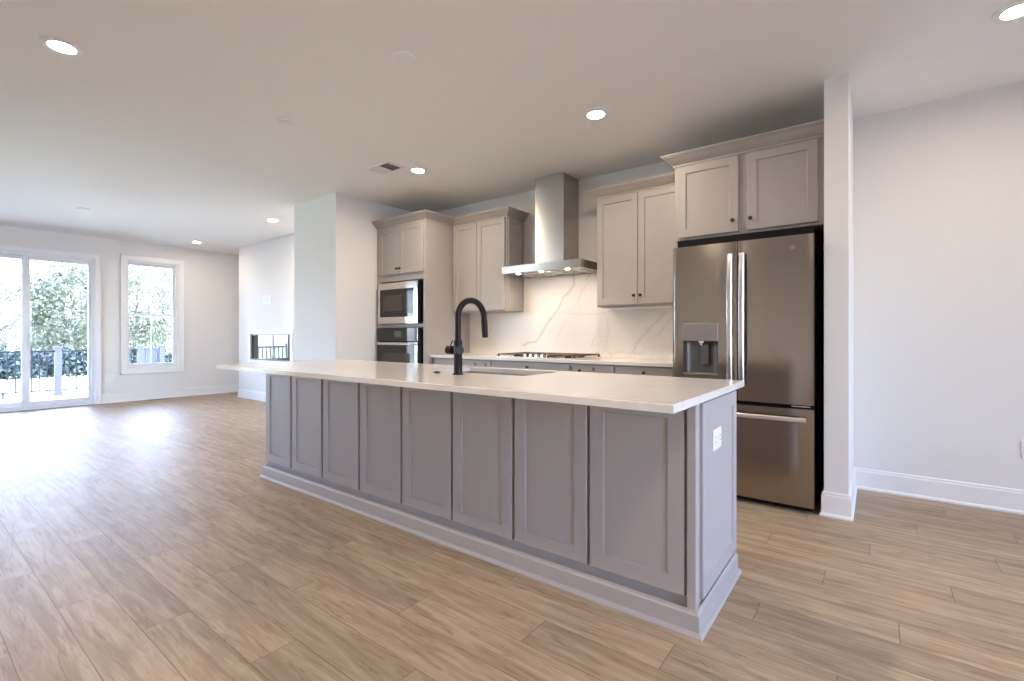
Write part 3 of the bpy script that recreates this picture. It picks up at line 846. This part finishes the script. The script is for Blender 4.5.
# ------------------------------------------------------------------ fireplace
fp = thing('electric_fireplace', 'linear glass-fronted fireplace with white surround set in the far wall', 'fireplace', (-8.15, FY, FPZ0))
mb = MB()
for (a, b, c, d_) in ((-8.909, -7.39, .637, FPZ0 + .002), (-8.909, -7.39, FPZ1 - .002, 1.222), (-8.909, FPX0 + .002, FPZ0, FPZ1), (FPX1 - .002, -7.39, FPZ0, FPZ1)):
    mb.box(a, b, FY - .02, FY - .0005, c, d_)
mb.build('surround', 'trim', fp)
mb = MB()
for (a, b, c, d_) in ((FPX0 + .002, FPX1 - .002, FPZ0 + .002, FPZ0 + .022), (FPX0 + .002, FPX1 - .002, FPZ1 - .022, FPZ1 - .002), (FPX0 + .002, FPX0 + .02, FPZ0 + .02, FPZ1 - .02), (FPX1 - .02, FPX1 - .002, FPZ0 + .02, FPZ1 - .02)):
    mb.box(a, b, FY + .005, FY + .05, c, d_)
mb.build('inner_frame', M.setdefault('fp_grey', mat('fireplace_frame', (.14, .15, .17), .35, .5)), fp)
MB().box(FPX0 + .02, FPX1 - .02, FY + .018, FY + .024, FPZ0 + .02, FPZ1 - .02).build('glass_front', 'fire_glass', fp)
MB().box(FPX0 + .004, FPX1 - .004, FY + .26, FY + .28, FPZ0 + .004, FPZ1 - .004).build('firebox', 'black_plastic', fp)


# ------------------------------------------------------------------ wall plates, registers
def plate_y(name, label, x, z, wd, ht, two, cat='outlet'):
    t = thing(name, label, cat, (x, YB, z)); y = (FY if x < -5 else YB)
    MB().box(x - wd / 2, x + wd / 2, y - .006, y - .0002, z - ht / 2, z + ht / 2, .002).build('cover_plate', 'plate', t)
    for k in range(two):
        xx = x + (k - (two - 1) / 2) * .05
        r = MB().box(xx - .016, xx + .016, y - .008, y - .006, z - .033, z + .033, .001).build('receptacle', 'plate', t)
        MB().box(xx - .008, xx - .005, y - .0086, y - .008, z + .010, z + .020).box(xx + .005, xx + .008, y - .0086, y - .008, z + .010, z + .020).box(xx - .008, xx - .005, y - .0086, y - .008, z - .020, z - .010).box(xx + .005, xx + .008, y - .0086, y - .008, z - .020, z - .010).build('slots', 'socket_slot', r)
    return t


plate_y('electrical_outlet', 'white power outlet low on the bare wall right of the refrigerator', .775, .41, .072, .117, 1)
plate_y('electrical_outlet', 'white double wall plate high on the wall above the fireplace', -8.235, 1.735, .30, .15, 3)
t = thing('electrical_outlet', 'white power outlet on the wall between sliding door and window', 'outlet', (XL, 2.31, .41))
MB().box(XL, XL + .006, 2.25, 2.37, .35, .47, .002).build('cover_plate', 'plate', t)
for yy in (2.285, 2.335):
    r = MB().box(XL + .006, XL + .008, yy - .016, yy + .016, .377, .443, .001).build('receptacle', 'plate', t)
    MB().box(XL + .008, XL + .0086, yy - .008, yy - .005, .42, .43).box(XL + .008, XL + .0086, yy + .005, yy + .008, .42, .43).build('slots', 'socket_slot', r)
# floor register
mb = MB().box(XL + .07, XL + .17, 2.80, 3.12, .0, .004, .001)
t = thing('floor_register', 'dark slotted floor register in the boards below the window', 'vent', (XL + .12, 2.96, 0))
mb.build('frame', M.setdefault('reg', mat('register_brown', (.10, .075, .055), .5)), t)
mb = MB()
for k in range(10): mb.box(XL + .085, XL + .155, 2.82 + k * .029, 2.832 + k * .029, .004, .0045)
mb.build('slots', 'slot', t)
# ceiling vent
t = thing('ceiling_vent', 'white rectangular air vent with dark louvres in the ceiling', 'vent', (-3.76, 2.93, H))
vx, vy = -3.765, 2.935
mb = rectframe(MB(), 0, 1, 0, 1, 0, 1, .1, .1, .1, .1) if False else MB()
for (a, b, c, d_) in ((vx - .17, vx + .17, vy - .11, vy - .085), (vx - .17, vx + .17, vy + .085, vy + .11), (vx - .17, vx - .145, vy - .085, vy + .085), (vx + .145, vx + .17, vy - .085, vy + .085), (vx - .012, vx + .012, vy - .085, vy + .085)):
    mb.box(a, b, c, d_, H - .008, H - .0003, .002)
mb.build('frame', 'plate', t)
MB().box(vx - .145, vx + .145, vy - .085, vy + .085, H - .002, H - .0003).build('duct_opening', 'slot', t)
for s_ in (-1, 1):
    mb = MB()
    for k in range(7):
        xx = vx + s_ * .08 + (k - 3) * .018
        mb.faces([(xx - .007 * s_, vy - .085, H - .002), (xx + .006 * s_, vy - .085, H - .009), (xx + .006 * s_, vy + .085, H - .009), (xx - .007 * s_, vy + .085, H - .002),
                  (xx - .005 * s_, vy - .085, H - .0015), (xx + .008 * s_, vy - .085, H - .0085), (xx + .008 * s_, vy + .085, H - .0085), (xx - .005 * s_, vy + .085, H - .0015)],
                 [(0, 1, 2, 3), (7, 6, 5, 4), (0, 4, 5, 1), (1, 5, 6, 2), (2, 6, 7, 3), (3, 7, 4, 0)])
    mb.build('louvre_bank', 'plate', t)
# blank cover plates
pr = tag(MB().lathe((0, 0, 0), [(.066, 0), (.066, -.006), (.060, -.014), (.03, -.017), (.004, -.017)], 36).build('ceiling_cover_plate', 'plate', None, True), 'x', 'cover plate')
pr.location = (-2.173, 1.829, H - .0003); pr['label'] = 'round white blank cover plate on the ceiling nearest the camera'
for p, lb_ in (((-3.523, 1.844, H - .0003), 'round white blank cover plate on the ceiling left of the air vent'), ((-8.04, 1.56, H - .0003), 'round white blank cover plate on the far ceiling before the sliding door')):
    c_ = pr.copy(); COL.objects.link(c_); c_.location = p; c_['label'] = lb_

# ------------------------------------------------------------------ recessed ceiling lights
def make_light(label):
    t = thing('recessed_light', label, 'ceiling light', (0, 0, 0))
    MB().lathe((0, 0, 0), [(.090, 0), (.090, -.003), (.084, -.007), (.066, -.010), (.060, -.009), (.057, -.002)], 40).build('trim_ring', 'plate', t, True)
    MB().lathe((0, 0, 0), [(.056, -.0025), (.056, -.0045), (.01, -.0045)], 32).build('lens', 'lamp', t)
    return t


L0 = make_light('lit round recessed light in the ceiling above the left foreground floor')
L0.location = (-3.607, .608, H - .0003)
spots = [((-1.62, 3.145), 'lit round recessed light in the ceiling in front of the right wall cabinet'),
         ((-3.551, 3.163), 'lit round recessed light just right of the ceiling air vent'),
         ((-9.335, 3.298), 'small lit recessed light farthest away near the window wall'),
         ((-6.706, 3.31), 'lit recessed light in the ceiling before the fireplace wall'),
         ((.56, 3.40), 'lit recessed light cut by the right edge above the bare wall'),
         # guessed fittings out of view, added as extra light sources
         ((-1.62, .608), None), ((.56, .608), None), ((2.6, .608), None)]
for (x, y), lab in spots:
    o_l = dup(L0, (x, y, H - .0003), lab or 'recessed ceiling light out of view, added to light the room', None if lab else 'added recessed lights out of view')

    if (x, y) in ((.56, 3.40), (-9.335, 3.298)):        # these circuits are dimmed
        for ch in o_l.children:
            if ch.data.materials[0] == M['lamp']:
                ch.material_slots[0].link = 'OBJECT'; ch.material_slots[0].material = M['lamp_dim']

for ch in L0.children:
    if ch.data.materials[0] == M['lamp']:
        ch.material_slots[0].link = 'OBJECT'; ch.material_slots[0].material = M['lamp_dim']

# ------------------------------------------------------------------ outside
M['deck'] = mat('deck_boards', (0.55, 0.54, 0.52), 0.7)
M['lawn'] = mat('lawn', (0.40, 0.46, 0.26), 0.9)
q = NT(M['lawn']); o_, x_, y_, z_ = q.coords()
q.l(q.mixc(q.noise(o_, .6, 5), (.36, .43, .22, 1), (.50, .54, .36, 1)), q.b.inputs['Base Color'])
M['rail'] = mat('railing_bronze', (0.012, 0.013, 0.015), 0.6, spec=.1)
M['post'] = mat('grey_post', (0.075, 0.075, 0.078), 0.6, spec=.1)
M['screen'] = mat('privacy_screen', (0.075, 0.080, 0.088), 0.6, spec=.1)
M['bark'] = mat('bark', (0.16, 0.13, 0.11), 0.9)
GZ = -1.2
S(MB().box(-90, -10.36, -40, 70, GZ - .3, GZ), 'ground_lawn', 'lawn')
DZK = -.15; RX = -13.9
mb = MB()
k = 0
xx = RX - .15
while xx < -10.36:
    mb.box(xx, min(xx + .14, -10.355), -2.5, 5.0, DZK - .03, DZK); xx += .146
mb.box(RX - .2, RX - .15, -2.5, 5.0, DZK - .28, DZK); mb.box(RX - .15, -10.36, -2.5, 5, DZK - .25, DZK - .031)
for yy in (-2.3, 0.5, 3.2): mb.box(RX + .0, RX + .14, yy, yy + .14, GZ, DZK - .25)
dk = mb.build('deck_floor', 'deck', None, kind='structure')


def railing(label, ys, y_end, ztop=.80):
    """railing between posts on the line x = RX"""
    pass


def post(x, y, label, grp=None):
    t = thing('railing_post', label, 'post', (x, y, DZK), grp)
    MB().box(x - .055, x + .055, y - .055, y + .055, DZK, .86, .004).build('shaft', 'post', t)
    MB().box(x - .07, x + .07, y - .07, y + .07, .86, .885, .006).build('cap', 'post', t)
    MB().box(x - .075, x + .075, y - .075, y + .075, DZK, DZK + .05, .004).build('base_collar', 'post', t)
    return t


def section(y0, y1, label):
    t = thing('deck_railing', label, 'railing', (RX, (y0 + y1) / 2, DZK))
    MB().box(RX - .03, RX + .03, y0 + .055, y1 - .055, .775, .81, .004).build('top_rail', 'rail', t)
    MB().box(RX - .02, RX + .02, y0 + .055, y1 - .055, -.05, -.02, .003).build('bottom_rail', 'rail', t)
    n = int(round((y1 - y0 - .11) / .118))
    for k in range(1, n):
        y = y0 + .055 + (y1 - y0 - .11) * k / n
        MB().box(RX - .010, RX + .010, y - .010, y + .010, -.02, .775).build('baluster', 'rail', t)
    MB().box(RX - .015, RX + .015, (y0 + y1) / 2 - .015, (y0 + y1) / 2 + .015, DZK, -.05).build('support_foot', 'rail', t)


def yat(u, X): # where the sight line of column u meets the plane x = X (used only to survey the site)
    a = math.radians(37.203); s, c = math.sin(a), math.cos(a); k = (u - 512) / 478.8
    return X * (c - -s * 0 + 0 if False else (s * k + c)) / (c * k - s)


yp = [yat(-60, RX), yat(58, RX), yat(140.5, RX)]
post(RX, yp[0], 'grey deck railing post outside the left frame edge'); post(RX, yp[1], 'grey deck railing post seen through the sliding door'); post(RX, yp[2], 'grey deck railing post at the left end of the privacy screen')
section(yp[0], yp[1], 'dark baluster railing left of the post seen through the sliding door')
section(yp[1], yp[2], 'dark baluster railing between the sliding door post and the privacy screen')
ys2 = yat(161.5, RX)
post(RX, ys2, 'grey deck railing post at the right end of the privacy screen')
t = thing('privacy_screen', 'grey slatted privacy screen on the deck seen low in the window', 'screen', (RX, (yp[2] + ys2) / 2, DZK))
mb = MB(); n = 9
y0, y1 = yp[2] + .055, ys2 - .055
for k in range(n):
    a = y0 + (y1 - y0) * k / n; mb.box(RX - .015, RX + .015, a + .004, a + (y1 - y0) / n - .004, DZK + .04, .80, .002)
mb.build('boards', 'screen', t); MB().box(RX - .03, RX + .03, y0, y1, .80, .84, .004).build('top_rail', 'post', t)
section(ys2, yat(188, RX), 'dark baluster railing right of the privacy screen')

LEAF = []
for nm, c1, c2 in (('pale_green', (.095, .105, .062), (.19, .185, .12)), ('dark_green', (.022, .034, .034), (.045, .062, .055)), ('grey_green', (.11, .12, .11), (.19, .195, .17))):
    m = mat('leaves_' + nm, c1, .6)
    q = NT(m); o_, x_, y_, z_ = q.coords(); q.l(q.mixc(q.noise(o_, 1.1, 4), (*c1, 1), (*c2, 1)), q.b.inputs['Base Color']); LEAF.append(m)


def tree(x, y, h, r, n, leaf, label, crown0=.12, size=.15, group=None):
    n = int(n * 2.0)
    t = thing('tree', label, 'tree', (x, y, GZ), group)
    rnd = random.Random(int(x * 31 + y * 17))
    mb = MB(); top = GZ + h
    mb.tube([(x, y, GZ), (x + .1, y, GZ + h * .4), (x - .1, y + .1, GZ + h * .85)], [r * .07, r * .05, r * .015], 8)
    bl = []
    for k in range(13):
        a = rnd.uniform(0, 2 * PI); z = GZ + h * rnd.uniform(.10, .7)
        e_ = Vector((x + math.cos(a) * r * .6, y + math.sin(a) * r * .6, z + h * rnd.uniform(.08, .25)))
        mb.tube([(x, y, z), (Vector((x, y, z)) + e_) / 2 + Vector((0, 0, .2)), e_], [r * .028, r * .018, r * .006], 5)
        bl.append((e_, r * rnd.uniform(.3, .5)))
    mb.build('trunk', 'bark', t, True)
    for k in range(7):
        a = rnd.uniform(0, 2 * PI); bl.append((Vector((x + math.cos(a) * r * .4, y + math.sin(a) * r * .4, GZ + h * rnd.uniform(.14, .32))), r * rnd.uniform(.35, .5)))
    for k in range(7):
        a = rnd.uniform(0, 2 * PI); q_ = rnd.uniform(0, .6) * r
        bl.append((Vector((x + math.cos(a) * q_, y + math.sin(a) * q_, GZ + h * rnd.uniform(crown0 + .12, .88))), r * rnd.uniform(.35, .6)))
    vs, fs = [], []
    for k in range(n):
        c0, rb = bl[rnd.randrange(len(bl))]
        d_ = Vector((rnd.gauss(0, 1), rnd.gauss(0, 1), rnd.gauss(0, .8))).normalized() * rb * rnd.uniform(.5, 1.08)
        p = c0 + d_
        if p.z > top or p.z < GZ + h * crown0 * .6: p.z = GZ + h * rnd.uniform(crown0, .9)
        u = Vector((rnd.gauss(0, 1), rnd.gauss(0, 1), rnd.gauss(0, 1))).normalized()
        v = u.cross(Vector((rnd.gauss(0, 1), rnd.gauss(0, 1), rnd.gauss(0, 1)))).normalized()
        s_ = size * rnd.uniform(.5, 1.1); i = len(vs)
        vs += [p - u * s_, p - v * s_ * .5, p + u * s_, p + v * s_ * .5]; fs.append((i, i + 1, i + 2, i + 3))
    me = D.meshes.new('foliage'); me.from_pydata([tuple(v) for v in vs], [], fs); me.materials.append(LEAF[leaf])
    o = D.objects.new('foliage', me); COL.objects.link(o); o.parent = t; o.matrix_parent_inverse = t.matrix_world.inverted()
    return t


TX = -48
# u column, distance, height, radius, leaves, tone
TL = [(-45, -46, 8, 2.9, 2600, 0, 'pale tree left of the bare tree beyond the lawn'),
      (4, -53, 7.3, 2.7, 1000, 2, 'thin half-bare tree at the left edge beyond the lawn'),
      (38, -60, 7.0, 3.0, 2600, 2, 'low grey-green tree beyond the lawn behind the door stile'),
      (61, -46, 8.0, 2.7, 4200, 0, 'tall light green tree filling the right pane of the sliding door'),
      (88, -53, 10.0, 3.2, 4600, 0, 'tallest green tree at the right edge of the sliding door view'),
      (115, -60, 10.0, 3.0, 3200, 2, 'tree hidden mostly by the wall between door and window'),
      (137, -46, 8.8, 2.8, 3400, 0, 'green tree in the left half of the window'),
      (163, -53, 10.6, 3.2, 2500, 2, 'airy pale tree in the right half of the window'),
      (187, -60, 11.5, 3.3, 2600, 1, 'dark tree at the right edge of the window view')]
for u, X, h, r, n, lf, lab in TL:
    tree(X, yat(u, X), h, r, n, lf, lab)


def bush(x, y, r, h, label, grp):
    t = thing('shrub', label, 'shrub', (x, y, GZ), grp); rnd = random.Random(int(x * 7 + y * 91))
    MB().tube([(x, y, GZ), (x, y, GZ + h * .6)], [.06, .02], 6).build('stem', 'bark', t)
    vs, fs = [], []
    for k in range(900):
        a = rnd.uniform(0, 2 * PI); z = rnd.uniform(0, 1); q_ = r * math.sqrt(max(0, 1 - (z * 1.0) ** 2.4)) * rnd.uniform(.6, 1.0)
        p = Vector((x + math.cos(a) * q_, y + math.sin(a) * q_, GZ + .05 + z * h))
        u = Vector((rnd.gauss(0, 1), rnd.gauss(0, 1), rnd.gauss(0, 1))).normalized(); v = u.cross(Vector((rnd.gauss(0, 1), rnd.gauss(0, 1), rnd.gauss(0, 1)))).normalized()
        s_ = .17 * rnd.uniform(.6, 1.1); i = len(vs); vs += [p - u * s_, p - v * s_ * .6, p + u * s_, p + v * s_ * .6]; fs.append((i, i + 1, i + 2, i + 3))
    me = D.meshes.new('foliage'); me.from_pydata([tuple(v) for v in vs], [], fs); me.materials.append(LEAF[1])
    o = D.objects.new('foliage', me); COL.objects.link(o); o.parent = t; o.matrix_parent_inverse = t.matrix_world.inverted()


for k in range(16):
    X = -37 - (k % 3) * 2.4
    bush(X, yat(-20 + k * 14.5, X), 1.0, 1.25 + .3 * math.sin(k * 2.3), 'dark green shrub in the hedge row at the end of the lawn', 'hedge shrubs beyond the lawn')
